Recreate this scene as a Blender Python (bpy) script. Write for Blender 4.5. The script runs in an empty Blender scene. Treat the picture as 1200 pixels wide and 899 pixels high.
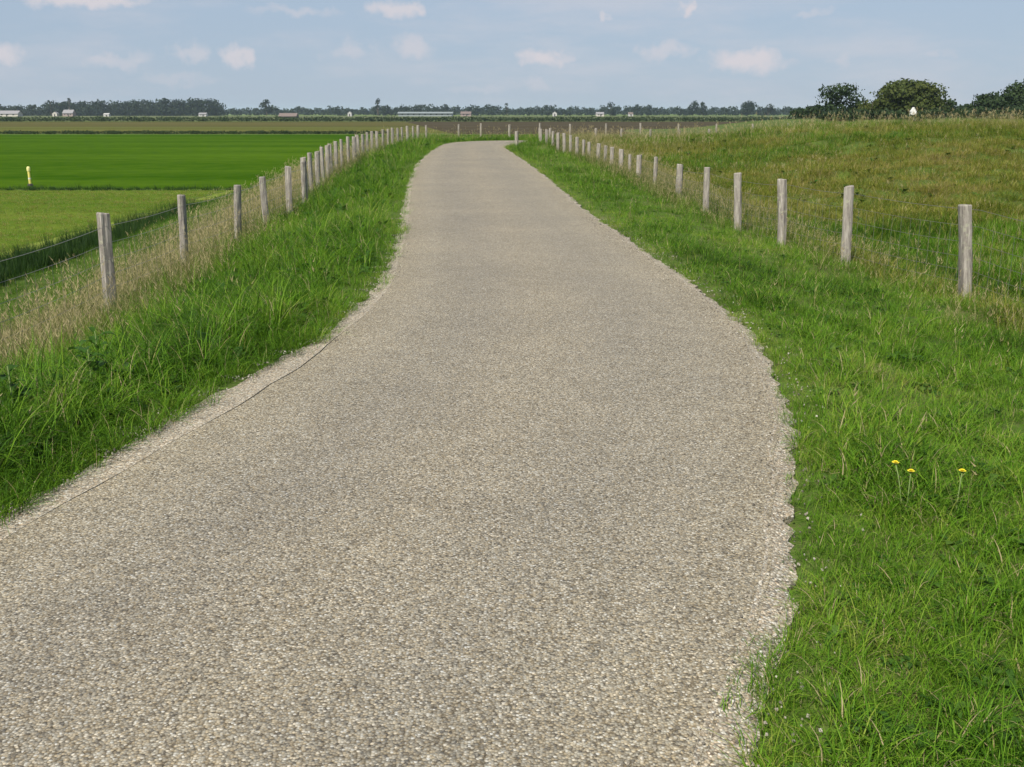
import bpy, math, random
import numpy as np
from mathutils import Vector, Matrix

scene = bpy.context.scene
R = math.radians
rng = np.random.default_rng(7)
random.seed(7)

# ------------------------------------------------------------------ camera
cam_d = bpy.data.cameras.new("camera")
cam = bpy.data.objects.new("camera", cam_d)
scene.collection.objects.link(cam)
cam.location = (0, 0, 1.6)
cam.rotation_euler = (R(90 - 14.86), 0, 0)
cam_d.sensor_width = 36
cam_d.lens = 36
cam_d.clip_start = 0.05
cam_d.clip_end = 30000
scene.camera = cam

# ------------------------------------------------------------------ sky, sun, exposure
SUN_EL, SUN_AZ = 46.0, 207.0        # azimuth clockwise from +Y (view direction): behind the camera, to its left
world = bpy.data.worlds.new("World")
scene.world = world
world.use_nodes = True
wn, wl = world.node_tree.nodes, world.node_tree.links
wn.clear()


def wnode(t, **kw):
    n = wn.new(t)
    for k, v in kw.items():
        setattr(n, k, v)
    return n


w_out = wnode("ShaderNodeOutputWorld")
w_bg = wnode("ShaderNodeBackground")
w_bg.inputs["Strength"].default_value = 0.10
sky = wnode("ShaderNodeTexSky", sky_type='NISHITA', sun_disc=False)
sky.sun_elevation = R(SUN_EL)
sky.sun_rotation = R(SUN_AZ)
sky.altitude = 0
sky.air_density = 1.0
sky.dust_density = 0.35
sky.ozone_density = 2.2
tc = wnode("ShaderNodeTexCoord")
sep = wnode("ShaderNodeSeparateXYZ")
wl.new(tc.outputs["Generated"], sep.inputs[0])


def wmath(op, a, b=None):
    n = wnode("ShaderNodeMath", operation=op)
    for i, v in enumerate((a, b)):
        if v is None:
            continue
        if isinstance(v, (int, float)):
            n.inputs[i].default_value = v
        else:
            wl.new(v, n.inputs[i])
    return n.outputs[0]


az = wmath('ARCTAN2', sep.outputs[0], sep.outputs[1])
el = wmath('ARCSINE', sep.outputs[2])
azel = wnode("ShaderNodeCombineXYZ")
wl.new(az, azel.inputs[0])
wl.new(el, azel.inputs[1])
wob = wnode("ShaderNodeTexNoise")
wob.inputs["Scale"].default_value = 42
wob.inputs["Detail"].default_value = 5
wob.inputs["Roughness"].default_value = 0.6
wl.new(tc.outputs["Generated"], wob.inputs["Vector"])
wo1 = wnode("ShaderNodeVectorMath", operation='SUBTRACT')
wl.new(wob.outputs["Color"], wo1.inputs[0])
wo1.inputs[1].default_value = (.5, .5, .5)
wo2 = wnode("ShaderNodeVectorMath", operation='MULTIPLY')
wl.new(wo1.outputs[0], wo2.inputs[0])
wo2.inputs[1].default_value = (.075, .030, 0)
wo3 = wnode("ShaderNodeVectorMath", operation='ADD')
wl.new(azel.outputs[0], wo3.inputs[0])
wl.new(wo2.outputs[0], wo3.inputs[1])
# fair-weather puffs low in the sky: azimuth, elevation, half-width, half-height (degrees), strength
PUFFS = [(-21.4, 5.35, 4.2, .62, 1.0), (-25.6, 2.6, 2.1, .72, .9), (-20.6, 2.45, 2.8, .55, .55), (-16.6, 2.9, 1.2, .75, .55), (-14.2, 2.7, 1.0, .8, .85),
         (-6.3, 5.3, 1.9, .6, .9), (-5.2, 3.4, 1.9, .85, .65), (-8.5, 3.1, 1.5, .7, .5), (1.6, 2.7, 1.9, .8, 1.0), (1.1, 1.4, 2.0, .5, .4),
         (8.0, 3.1, 1.7, .65, .6), (9.3, 5.2, 1.0, .85, 1.0), (4.8, 4.9, .9, .45, .75), (12.4, 2.55, 3.0, .8, 1.0), (17.0, 2.6, 1.3, .55, .45),
         (21.6, 2.8, 1.4, .45, .4), (-11.3, 5.0, 2.8, .4, .45), (-17.5, 1.6, 3.0, .4, .3), (-1.5, 1.2, 3.0, .35, .3), (15.3, 4.9, 1.3, .3, .4)]
acc = None
for a0, e0, hw_, hh_, st in PUFFS:
    s1 = wnode("ShaderNodeVectorMath", operation='SUBTRACT')
    wl.new(wo3.outputs[0], s1.inputs[0])
    s1.inputs[1].default_value = (R(a0), R(e0), 0)
    s2 = wnode("ShaderNodeVectorMath", operation='DIVIDE')
    wl.new(s1.outputs[0], s2.inputs[0])
    s2.inputs[1].default_value = (R(hw_), R(hh_), 1)
    s3 = wnode("ShaderNodeVectorMath", operation='LENGTH')
    wl.new(s2.outputs[0], s3.inputs[0])
    mr = wnode("ShaderNodeMapRange", interpolation_type='SMOOTHSTEP')
    wl.new(s3.outputs["Value"], mr.inputs["Value"])
    mr.inputs["From Min"].default_value = 1.0
    mr.inputs["From Max"].default_value = 0.15
    mr.inputs["To Min"].default_value = 0
    mr.inputs["To Max"].default_value = st
    acc = mr.outputs[0] if acc is None else wmath('MAXIMUM', acc, mr.outputs[0])
# thin veil and further small clouds all round the sky
stretch = wnode("ShaderNodeMapping")
stretch.inputs["Scale"].default_value = (1, 1, 4.5)
wl.new(tc.outputs["Generated"], stretch.inputs["Vector"])
veil = wnode("ShaderNodeTexNoise")
veil.inputs["Scale"].default_value = 4.5
veil.inputs["Detail"].default_value = 7
veil.inputs["Roughness"].default_value = 0.62
wl.new(stretch.outputs[0], veil.inputs["Vector"])
vr = wnode("ShaderNodeMapRange", interpolation_type='SMOOTHSTEP')
wl.new(veil.outputs["Fac"], vr.inputs["Value"])
vr.inputs["From Min"].default_value = 0.42
vr.inputs["From Max"].default_value = 0.72
vr.inputs["To Max"].default_value = 0.42
cl = wmath('MAXIMUM', acc, vr.outputs[0])
clm = wmath('MULTIPLY', cl, 0.85)
hsv = wnode("ShaderNodeHueSaturation")
hsv.inputs["Saturation"].default_value = 0.82
hsv.inputs["Value"].default_value = 1.0
wl.new(sky.outputs[0], hsv.inputs["Color"])
# the whole lower sky is the same milky blue, thinning out overhead
lowf = wnode("ShaderNodeMapRange", interpolation_type='SMOOTHSTEP')
wl.new(el, lowf.inputs["Value"])
lowf.inputs["From Min"].default_value = R(2)
lowf.inputs["From Max"].default_value = R(40)
lowf.inputs["To Min"].default_value = .88
lowf.inputs["To Max"].default_value = .30
milky = wnode("ShaderNodeMixRGB")
wl.new(lowf.outputs[0], milky.inputs[0])
wl.new(hsv.outputs[0], milky.inputs[1])
milky.inputs[2].default_value = (2.25, 2.85, 3.75, 1)
wmix = wnode("ShaderNodeMixRGB")
wl.new(clm, wmix.inputs[0])
wl.new(milky.outputs[0], wmix.inputs[1])
wmix.inputs[2].default_value = (4.6, 4.3, 4.5, 1)
wl.new(wmix.outputs[0], w_bg.inputs["Color"])
wl.new(w_bg.outputs[0], w_out.inputs["Surface"])

sun_d = bpy.data.lights.new("sun", 'SUN')
sun_d.energy = 4.6
sun_d.angle = R(0.6)
sun_d.color = (1.0, .95, .86)
sun = bpy.data.objects.new("sun", sun_d)
scene.collection.objects.link(sun)
sv = Vector((math.sin(R(SUN_AZ)) * math.cos(R(SUN_EL)), math.cos(R(SUN_AZ)) * math.cos(R(SUN_EL)), math.sin(R(SUN_EL))))
sun.rotation_euler = sv.to_track_quat('Z', 'Y').to_euler()
sun.location = (-20, -40, 60)

scene.view_settings.view_transform = 'Standard'
scene.view_settings.look = 'None'
scene.view_settings.gamma = 1
scene.view_settings.exposure = 0.62
scene.render.engine = 'CYCLES'
scene.cycles.max_bounces = 6
scene.cycles.diffuse_bounces = 3
scene.cycles.volume_bounces = 1
scene.cycles.transparent_max_bounces = 6
COL = scene.collection


# ------------------------------------------------------------------ helpers
def mesh_obj(name, verts, faces, mat=None, parent=None, smooth=False, link=True):
    me = bpy.data.meshes.new(name)
    me.from_pydata([tuple(map(float, v)) for v in verts], [], faces)
    if mat:
        me.materials.append(mat)
    if smooth:
        me.polygons.foreach_set("use_smooth", [True] * len(me.polygons))
    me.update()
    o = bpy.data.objects.new(name, me)
    if link:
        COL.objects.link(o)
    if parent:
        o.parent = parent
    return o


def tag(o, label, cat, group=None):
    o["label"] = label
    o["category"] = cat
    if group:
        o["group"] = group
    return o


def kind(o, k):
    o["kind"] = k
    return o


def empty(name, loc, rz=0.0):
    o = bpy.data.objects.new(name, None)
    o.empty_display_size = .2
    COL.objects.link(o)
    o.location = loc
    o.rotation_euler = (0, 0, rz)
    return o


def hash2(ix, iy, s):
    h = (ix.astype(np.int64) * 374761393 + iy.astype(np.int64) * 668265263 + s * 1442695041) & 0x7fffffff
    h = ((h ^ (h >> 13)) * 1274126177) & 0x7fffffff
    return ((h ^ (h >> 16)) & 0xffff) / 65535.0


def vnoise(x, y, s=0):
    x = np.asarray(x, float); y = np.asarray(y, float)
    ix = np.floor(x); iy = np.floor(y)
    fx = x - ix; fy = y - iy
    fx = fx * fx * (3 - 2 * fx); fy = fy * fy * (3 - 2 * fy)
    a = hash2(ix, iy, s); b = hash2(ix + 1, iy, s); c = hash2(ix, iy + 1, s); d = hash2(ix + 1, iy + 1, s)
    return (a * (1 - fx) + b * fx) * (1 - fy) + (c * (1 - fx) + d * fx) * fy


def fbm(x, y, s=0, o=3):
    v = 0; t = 0; a = 1.0
    for k in range(o):
        v = v + a * vnoise(x * 2 ** k, y * 2 ** k, s + k * 17); t += a; a *= .5
    return v / t


def ss(a, b, x):
    t = np.clip((np.asarray(x, float) - a) / (b - a), 0, 1)
    return t * t * (3 - 2 * t)


def resample(pts, n=None, step=None):
    p = np.array(pts, float)
    P = np.vstack([2 * p[0] - p[1], p, 2 * p[-1] - p[-2]])
    out = []
    for i in range(1, len(P) - 2):
        p0, p1, p2, p3 = P[i - 1:i + 3]
        for t in np.linspace(0, 1, 16, endpoint=False):
            out.append(.5 * (2 * p1 + (p2 - p0) * t + (2 * p0 - 5 * p1 + 4 * p2 - p3) * t * t + (3 * p1 - p0 - 3 * p2 + p3) * t ** 3))
    out.append(P[-2])
    out = np.array(out)
    s = np.r_[0, np.cumsum(np.linalg.norm(np.diff(out, axis=0), axis=1))]
    if step:
        n = max(2, int(s[-1] / step) + 1)
    q = np.linspace(0, s[-1], n)
    return np.stack([np.interp(q, s, out[:, k]) for k in range(p.shape[1])], 1)


# ------------------------------------------------------------------ the lie of the land
LEFT_EDGE = [(-9, -14), (-5.5, -6), (-3.6, -1), (-2.9, 1.4), (-2.4, 2.9), (-2.08, 4.0), (-1.88, 4.9), (-1.74, 5.7), (-1.6, 6.3), (-1.38, 7.4), (-1.25, 9.2),
             (-1.35, 11.74), (-1.64, 15.5), (-2.15, 21.4), (-2.62, 27.4), (-3.05, 34.4), (-3.35, 43.3), (-3.5, 50), (-3.4, 54.5), (-2.9, 57.3), (-1.5, 59.6),
             (1, 60.8), (5, 61.5), (15, 62.1), (40, 63.4), (75, 63.6)]
RIGHT_EDGE = [(-6, -14.8), (-2.4, -6.5), (-.5, -1.2), (.18, 1.0), (.58, 2.25), (.80, 2.74), (1.0, 3.25), (1.19, 3.96), (1.43, 4.86), (1.57, 5.46), (1.75, 6.69),
              (1.83, 8.0), (1.73, 10.2), (1.53, 13.4), (1.27, 17.6), (.87, 27.4), (.33, 37.6), (-.3, 48.5), (-.05, 51.4), (.8, 54.2), (2.6, 56.2),
              (6, 57.4), (15, 58.4), (40, 60), (75, 60.2)]
NR = 420
LE, RE = resample(LEFT_EDGE, NR), resample(RIGHT_EDGE, NR)
_ce = []
for q in LE[::3]:
    k = np.argmin(((RE - q) ** 2).sum(1)); _ce.append((*(0.5 * (q + RE[k])), .5 * np.linalg.norm(q - RE[k])))
CE = np.array(_ce)


def road_coords(x, y):
    """signed distance past the road edge, and side (+1 inside of the bend, right; -1 left)."""
    x = np.atleast_1d(np.asarray(x, float)); y = np.atleast_1d(np.asarray(y, float))
    e = np.empty_like(x); sd = np.empty_like(x)
    A = CE[:-1, :2]; D = np.diff(CE[:, :2], axis=0); L2 = np.maximum((D ** 2).sum(1), 1e-9)
    for i in range(0, len(x), 20000):
        px = x[i:i + 20000, None] - A[None, :, 0]; py = y[i:i + 20000, None] - A[None, :, 1]
        t = np.clip((px * D[:, 0] + py * D[:, 1]) / L2, 0, 1)
        dx = px - t * D[:, 0]; dy = py - t * D[:, 1]
        d2 = dx * dx + dy * dy
        k = d2.argmin(1); r = np.arange(len(k))
        cr = D[k, 0] * dy[r, k] - D[k, 1] * dx[r, k]
        hw = CE[k, 2] * (1 - t[r, k]) + CE[np.minimum(k + 1, len(CE) - 1), 2] * t[r, k]
        e[i:i + 20000] = np.sqrt(d2[r, k]) - hw
        sd[i:i + 20000] = np.where(cr > 0, -1, 1)
    return e, sd


FIELD_Z = -2.5


def height(x, y, es=None):
    x = np.atleast_1d(np.asarray(x, float)); y = np.atleast_1d(np.asarray(y, float))
    e, sd = es if es is not None else road_coords(x, y)
    kl = 1 - .8 * ss(18, 58, y)
    el_ = np.maximum(e, 0)
    zl = np.interp(el_, [0, .15, .6, 2.9], [-.004, .0, .02, 0]) + np.interp(el_, [.6, 2.9, 3.4], [0, -.57, -.74]) * kl
    zl = zl + np.interp(el_, [3.0, 6, 8.4, 9.6], [0, -1.05, -1.65, -1.80]) * 1.0
    zl = np.where(el_ > 9, np.minimum(zl, zl * (1 - ss(9, 11, el_)) + FIELD_Z * ss(9, 11, el_)), zl)
    zl = np.maximum(zl, FIELD_Z)
    zl = np.where(el_ > 11, FIELD_Z, zl)
    kr = 1 - .85 * ss(14, 46, y)
    zr1 = np.interp(el_, [0, .3, 3.0, 6], [-.002, -.01, 0, 0]) + np.interp(el_, [.3, 3.0, 4, 6], [0, -.40, -.55, -.85]) * kr
    rise = ss(20, 47, y + .12 * x) * (.74 + 1.06 * ss(3, 17, x))
    bumps = ((fbm(x * .35, y * .35, 5) - .5) * .40 + (fbm(x * 1.3, y * 1.3, 6, 2) - .5) * .34) * ss(4, 9, el_)
    zr2 = -.9 + rise + bumps
    b = ss(2.6, 7, el_)
    zr = zr1 * (1 - b) + zr2 * b
    # beyond the bend the right-hand ground is the polder again
    zr = zr + .24 * ss(43, 49, y) * ss(.35, 1.3, el_) * (1 - ss(4, 8, el_))     # the inside of the bend stands a little proud
    z = np.where(sd < 0, zl, zr)
    n = ((fbm(x * 1.1, y * 1.1, 9) - .5) * .15 + (fbm(x * 3.1, y * 3.1, 19, 2) - .5) * .11) * ss(.3, 1.2, e) * (1 - ss(10, 14, np.where(sd < 0, e, 0)))
    z = z + n
    farm = np.exp(-(((x - 92) / 52) ** 6 + ((y - 206) / 36) ** 6))       # the raised farm yard with the big trees
    z = z + np.where(sd < 0, farm * 2.9, 0)
    return np.where(e < 0, -.05, z)


# ------------------------------------------------------------------ materials
class Mat:
    def __init__(self, name, rough=.8, spec=.25):
        self.m = bpy.data.materials.new(name)
        self.m.use_nodes = True
        self.n, self.l = self.m.node_tree.nodes, self.m.node_tree.links
        self.b = self.n["Principled BSDF"]
        self.b.inputs["Roughness"].default_value = rough
        self.b.inputs["Specular IOR Level"].default_value = spec
        self.out = self.n["Material Output"]

    def node(self, t, **kw):
        n = self.n.new(t)
        for k, v in kw.items():
            setattr(n, k, v)
        return n

    def coord(self, which="Object", scale=(1, 1, 1)):
        t = self.node("ShaderNodeTexCoord")
        m = self.node("ShaderNodeMapping")
        m.inputs["Scale"].default_value = scale
        self.l.new(t.outputs[which], m.inputs["Vector"])
        return m.outputs[0]

    def pos(self, scale=(1, 1, 1)):
        t = self.node("ShaderNodeNewGeometry")
        m = self.node("ShaderNodeMapping")
        m.inputs["Scale"].default_value = scale
        self.l.new(t.outputs["Position"], m.inputs["Vector"])
        return m.outputs[0]

    def noise(self, vec, scale, detail=4, rough=.55):
        n = self.node("ShaderNodeTexNoise")
        n.inputs["Scale"].default_value = scale
        n.inputs["Detail"].default_value = detail
        n.inputs["Roughness"].default_value = rough
        self.l.new(vec, n.inputs["Vector"])
        return n.outputs["Fac"]

    def ramp(self, fac, stops, mode='LINEAR'):
        r = self.node("ShaderNodeValToRGB")
        r.color_ramp.interpolation = mode
        els = r.color_ramp.elements
        while len(els) < len(stops):
            els.new(.5)
        for e_, (p, c) in zip(els, stops):
            e_.position = p
            e_.color = (*c, 1) if len(c) == 3 else c
        if fac is not None:
            self.l.new(fac, r.inputs[0])
        return r.outputs[0]

    def mix(self, fac, a, b, mode='MIX'):
        n = self.node("ShaderNodeMixRGB", blend_type=mode)
        for i, v in enumerate((fac, a, b)):
            if isinstance(v, (int, float)):
                n.inputs[i].default_value = v
            elif isinstance(v, tuple):
                n.inputs[i].default_value = (*v, 1)
            else:
                self.l.new(v, n.inputs[i])
        return n.outputs[0]

    def math(self, op, a, b=None, c=None):
        n = self.node("ShaderNodeMath", operation=op)
        for i, v in enumerate((a, b, c)):
            if v is None:
                continue
            if isinstance(v, (int, float)):
                n.inputs[i].default_value = v
            else:
                self.l.new(v, n.inputs[i])
        return n.outputs[0]

    def color(self, c):
        if isinstance(c, tuple):
            self.b.inputs["Base Color"].default_value = (*c, 1)
        else:
            self.l.new(c, self.b.inputs["Base Color"])

    def bump(self, h, strength=.5, dist=.01):
        n = self.node("ShaderNodeBump")
        n.inputs["Strength"].default_value = strength
        n.inputs["Distance"].default_value = dist
        self.l.new(h, n.inputs["Height"])
        self.l.new(n.outputs[0], self.b.inputs["Normal"])

    def translucent(self, col, fac=.3):
        t = self.node("ShaderNodeBsdfTranslucent")
        self.l.new(col, t.inputs["Color"])
        m = self.node("ShaderNodeMixShader")
        m.inputs[0].default_value = fac
        self.l.new(self.b.outputs[0], m.inputs[1])
        self.l.new(t.outputs[0], m.inputs[2])
        self.l.new(m.outputs[0], self.out.inputs["Surface"])


def plain(name, c, rough=.8, spec=.25):
    m = Mat(name, rough, spec)
    v = m.noise(m.coord(), 3.0, 4)
    k = tuple(x * .78 for x in c); k2 = tuple(min(1, x * 1.18) for x in c)
    m.color(m.ramp(v, [(.3, k), (.7, k2)]))
    return m.m


def road_material(name, tint=1.0, warm=0.0, edge=False):
    m = Mat(name, .85, .2)
    p = m.coord()
    v = m.node("ShaderNodeTexVoronoi", feature='F1')
    v.inputs["Scale"].default_value = 128 if not edge else 118
    m.l.new(p, v.inputs["Vector"])
    wn_ = m.node("ShaderNodeSeparateColor")
    m.l.new(v.outputs["Color"], wn_.inputs[0])
    t = tint
    stones = m.ramp(wn_.outputs[0], [(0, (.125 * t, .112 * t, .092 * t)), (.14, (.22 * t, .197 * t, .154 * t)), (.38, (.30 * t, .268 * t, .206 * t)),
                                     (.62, (.36 * t, .324 * t, .25 * t)), (.86, (.44 * t, .402 * t, .316 * t)), (1, (.63 * t, .60 * t, .52 * t))])
    hue = m.ramp(wn_.outputs[1], [(0, (.96, 1.0, 1.06)), (.45, (1, 1, 1)), (1, (1.08 + warm, 1.0, .87))])
    c = m.mix(1, stones, hue, 'MULTIPLY')
    gap = m.ramp(v.outputs["Distance"], [(.4, (1, 1, 1)), (.8, (.5, .47, .42))])
    c = m.mix(1, c, gap, 'MULTIPLY')
    big = m.ramp(m.noise(p, .55, 5, .6), [(.3, (.9, .9, .91)), (.7, (1.07, 1.06, 1.04))])
    c = m.mix(1, c, big, 'MULTIPLY')
    if not edge:                                   # two faintly polished wheel lines and a duller, dustier middle and margins
        ac = m.node("ShaderNodeAttribute", attribute_name="across")
        wv = m.math('ADD', ac.outputs["Fac"], m.math('MULTIPLY', m.math('SUBTRACT', m.noise(p, .8, 4), .5), .16))
        tr = m.ramp(wv, [(0, (1.05, 1.03, .97)), (.14, (1.0, 1.0, .99)), (.29, (.91, .915, .93)), (.5, (1.03, 1.02, 1.0)), (.71, (.93, .935, .945)), (.86, (1.0, 1.0, .99)), (1, (1.06, 1.04, .98))])
        c = m.mix(1, c, tr, 'MULTIPLY')
        st = m.ramp(m.noise(p, 1.7, 6, .7), [(.60, (1, 1, 1)), (.74, (.86, .85, .83))])
        c = m.mix(1, c, st, 'MULTIPLY')
    mid = m.ramp(m.noise(p, 5, 4, .6), [(.3, (.93, .93, .93)), (.7, (1.06, 1.06, 1.06))])
    c = m.mix(1, c, mid, 'MULTIPLY')
    m.color(c)
    h = m.math('SUBTRACT', 1.0, v.outputs["Distance"])
    h2 = m.math('ADD', h, m.math('MULTIPLY', wn_.outputs[2], .6))
    m.bump(h2, .55, .0045)
    return m.m


def wood_material():
    m = Mat("weathered_wood", .9, .15)
    p = m.coord("Object", (11, 11, 1.5))
    g = m.noise(p, 2.2, 6, .7)
    info = m.node("ShaderNodeObjectInfo")
    c = m.ramp(g, [(.28, (.06, .052, .045)), (.42, (.16, .142, .122)), (.56, (.27, .245, .208)), (.76, (.44, .41, .36))])
    li = m.noise(m.coord("Object", (1, 1, 1)), 16, 4, .6)
    c = m.mix(m.ramp(li, [(.55, (0, 0, 0)), (.68, (.55, .55, .55))]), c, (.36, .37, .25))
    c = m.mix(m.math('MULTIPLY', info.outputs["Random"], .35), c, (.28, .25, .215))
    m.color(c)
    m.bump(g, .8, .012)
    return m.m


def grass_material(name, stops, patch=.30, patch_scale=.7, trans=.38, rough=.55):
    """blade colour from the blade's own tint, shifted by clump, by patch of ground and by the dryness stored on the clump."""
    m = Mat(name, rough, .10)
    a = m.node("ShaderNodeAttribute", attribute_name="tint")
    d = m.node("ShaderNodeAttribute", attribute_name="dry", attribute_type='INSTANCER')
    info = m.node("ShaderNodeObjectInfo")
    n = m.noise(m.pos(), patch_scale, 4, .6)
    f = m.math('ADD', m.math('MULTIPLY', a.outputs["Fac"], .62), m.math('MULTIPLY', m.math('SUBTRACT', info.outputs["Random"], .5), .2))
    f = m.math('ADD', f, m.math('MULTIPLY', m.math('SUBTRACT', n, .5), patch * 2))
    f = m.math('ADD', f, d.outputs["Fac"])
    c = m.ramp(f, stops)
    m.color(c)
    m.translucent(c, trans)
    return m.m


M_ROAD = road_material("chip_seal", .77)
M_SHOULDER = road_material("gravel_edge", .97, .05, True)
M_WOOD = wood_material()

GREENS = [(0.0, (.020, .052, .004)), (.22, (.054, .134, .007)), (.45, (.106, .222, .013)), (.63, (.164, .272, .023)), (.78, (.245, .285, .045)), (.88, (.26, .225, .09)), (1.0, (.36, .30, .16))]
M_GRASS = grass_material("verge_grass", GREENS)
M_DRY = grass_material("dry_grass", [(0, (.05, .085, .012)), (.25, (.10, .13, .025)), (.5, (.19, .18, .055)), (.75, (.30, .25, .11)), (1, (.42, .35, .19))], .25, .5)
M_ROUGH = grass_material("rough_pasture", [(0, (.035, .075, .005)), (.22, (.090, .135, .010)), (.45, (.165, .190, .022)), (.65, (.245, .225, .045)), (.84, (.26, .195, .07)), (1, (.38, .31, .15))], .42, .22)
M_REED = grass_material("reed_leaf", [(0, (.014, .036, .009)), (.5, (.034, .075, .014)), (1, (.07, .115, .025))], .2, .8)
M_LEAF = grass_material("broad_leaf", [(0, (.02, .055, .01)), (.5, (.05, .115, .016)), (1, (.11, .17, .03))], .15, 2)


def ground_material():
    m = Mat("turf_soil", .95, .1)
    p = m.pos()
    a = m.noise(p, 1.2, 6, .65)
    b = m.noise(p, 14, 4, .6)
    c = m.ramp(a, [(.32, (.046, .088, .010)), (.5, (.066, .118, .014)), (.68, (.085, .095, .026))])
    c = m.mix(m.ramp(b, [(.35, (0, 0, 0)), (.75, (.6, .6, .6))]), c, (.085, .066, .038))
    m.color(c)
    m.bump(b, .6, .05)
    return m.m


def field_material(name, c1, c2, streak=(.02, .35), fine=3.0, contrast=1.0, rot=0.0):
    m = Mat(name, 1.0, 0.0)
    p = m.pos((streak[0], streak[1], 1))
    a = m.noise(p, 1, 6, .62)
    f = m.noise(m.pos(), fine, 5, .65)
    g = m.math('ADD', m.math('MULTIPLY', a, .65), m.math('MULTIPLY', f, .35))
    m.color(m.ramp(g, [(.5 - .17 / contrast, c1), (.5 + .17 / contrast, c2)]))
    m.bump(f, .5, .08)
    return m.m


M_GROUND = ground_material()

# ------------------------------------------------------------------ ground sheet
def grow(start, step, upto, rate):
    out = [start]
    while out[-1] < upto:
        step = min(step * rate, 900)
        out.append(out[-1] + step)
    return out


xs_pos = list(np.arange(0, 14.01, .28)) + grow(14.0, .3, 6200, 1.13)[1:]
xs = np.array(sorted(set([-v for v in xs_pos] + xs_pos)))
ys = np.array(list(np.arange(-24, 0, .6)) + list(np.arange(0, 70, .3)) + grow(70, .35, 6500, 1.12))
GX, GY = np.meshgrid(xs, ys)
GZ = height(GX.ravel(), GY.ravel())
nx, ny = len(xs), len(ys)
idx = np.arange(nx * ny).reshape(ny, nx)
gf = np.stack([idx[:-1, :-1], idx[:-1, 1:], idx[1:, 1:], idx[1:, :-1]], -1).reshape(-1, 4)
ground = mesh_obj("ground", np.stack([GX.ravel(), GY.ravel(), GZ], 1), gf.tolist(), M_GROUND, smooth=True)
kind(ground, "structure")

# ------------------------------------------------------------------ road with its gravel edge strips
CRACK = [(-8.3, -14.2), (-4.9, -6.2), (-3.05, -1), (-2.45, 1.4), (-2.13, 2.9), (-1.9, 3.9), (-1.78, 4.42), (-1.67, 4.95), (-1.57, 5.3), (-1.47, 5.85), (-1.33, 6.6), (-1.27, 7.4)]
_lo = [(x + (.10 if y < 10 else .07), y) for x, y in LEFT_EDGE if 7.5 < y < 58] + [(x, y - .12) for x, y in LEFT_EDGE if y > 59]
ROAD_L = resample(CRACK + _lo, 700)
ROAD_R = resample([(x - .10, y + (.1 if x > 1.9 and y > 50 else 0)) for x, y in RIGHT_EDGE], 700)


def rag(P, amp, fr, s):
    T = np.gradient(P, axis=0); T /= np.linalg.norm(T, axis=1)[:, None]
    N = np.stack([-T[:, 1], T[:, 0]], 1)
    q = np.r_[0, np.cumsum(np.linalg.norm(np.diff(P, axis=0), axis=1))]
    return P + N * ((fbm(q * fr, q * 0 + s, s, 4) - .5) * 2 * amp)[:, None]


rl, rr = rag(ROAD_L, .02, 3, 3), rag(ROAD_R, .035, 2.5, 4)
vs, fs = [], []
NC = 7
for i in range(700):
    for j in range(NC):
        t = j / (NC - 1)
        q = rl[i] * (1 - t) + rr[i] * t
        vs.append((q[0], q[1], .012 + .03 * (1 - (2 * t - 1) ** 2) * .6))
for i in range(699):
    for j in range(NC - 1):
        a = i * NC + j
        fs.append((a, a + 1, a + NC + 1, a + NC))
n0 = len(vs)                                     # little vertical skirts at both edges of the surfacing
for i in range(700):
    vs.append((rl[i][0], rl[i][1], -.06)); vs.append((rr[i][0], rr[i][1], -.06))
for i in range(699):
    fs.append((i * NC, (i + 1) * NC, n0 + 2 * i + 2, n0 + 2 * i))
    fs.append((i * NC + NC - 1, n0 + 2 * i + 1, n0 + 2 * i + 3, (i + 1) * NC + NC - 1))
road = kind(mesh_obj("road", vs, fs, M_ROAD, smooth=False), "structure")
road.data.attributes.new("across", 'FLOAT', 'POINT').data.foreach_set("value", [j / (NC - 1) for i in range(700) for j in range(NC)] + [0.0, 1.0] * 700)


def strip(name, A, B, za, zb, mat):
    vs, fs = [], []
    for a, b in zip(A, B):
        vs += [(a[0], a[1], -.07), (a[0], a[1], za), (b[0], b[1], zb), (b[0], b[1], -.07)]
    for i in range(len(A) - 1):
        for k in range(3):
            fs.append((i * 4 + k, i * 4 + k + 1, i * 4 + 5 + k, i * 4 + 4 + k))
    return kind(mesh_obj(name, vs, fs, mat), "structure")


def offset(P, d):
    T = np.gradient(P, axis=0); T /= np.linalg.norm(T, axis=1)[:, None]
    return P + np.stack([-T[:, 1], T[:, 0]], 1) * d


gapw = ss(8.2, 7.0, rl[:, 1])[:, None] * (ss(.36, .52, fbm(np.arange(700) * .22, np.arange(700) * 0, 35)) * .006 - .001)[:, None] - .002 + ss(8.2, 7.0, rl[:, 1])[:, None] * .014 * np.clip(fbm(np.arange(700) * .35, np.arange(700) * 0, 31) - .35, 0, 1)[:, None]
T_ = np.gradient(rl, axis=0); T_ /= np.linalg.norm(T_, axis=1)[:, None]
inner = rl + np.stack([-T_[:, 1], T_[:, 0]], 1) * gapw
le2 = np.array([LE[np.argmin(((LE - q) ** 2).sum(1))] for q in rl])
outer = rag(inner + (le2 - inner) * 1.0 + np.stack([-T_[:, 1], T_[:, 0]], 1) * .05, .06, 1.3, 8)
qd = np.linspace(0, 699, 4200)
dens = lambda P: np.stack([np.interp(qd, np.arange(700), P[:, 0]), np.interp(qd, np.arange(700), P[:, 1])], 1)
strip("gravel_edge", dens(inner), rag(dens(outer), .05, 6, 15), .0135, -.010, M_SHOULDER)
rd = resample(rr[::2], step=.035)
strip("gravel_edge", offset(rd, .03), rag(rag(offset(rd, -.09), .035, 1.1, 12), .055, 9.0, 13), .0155, -.010, M_SHOULDER)

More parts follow.
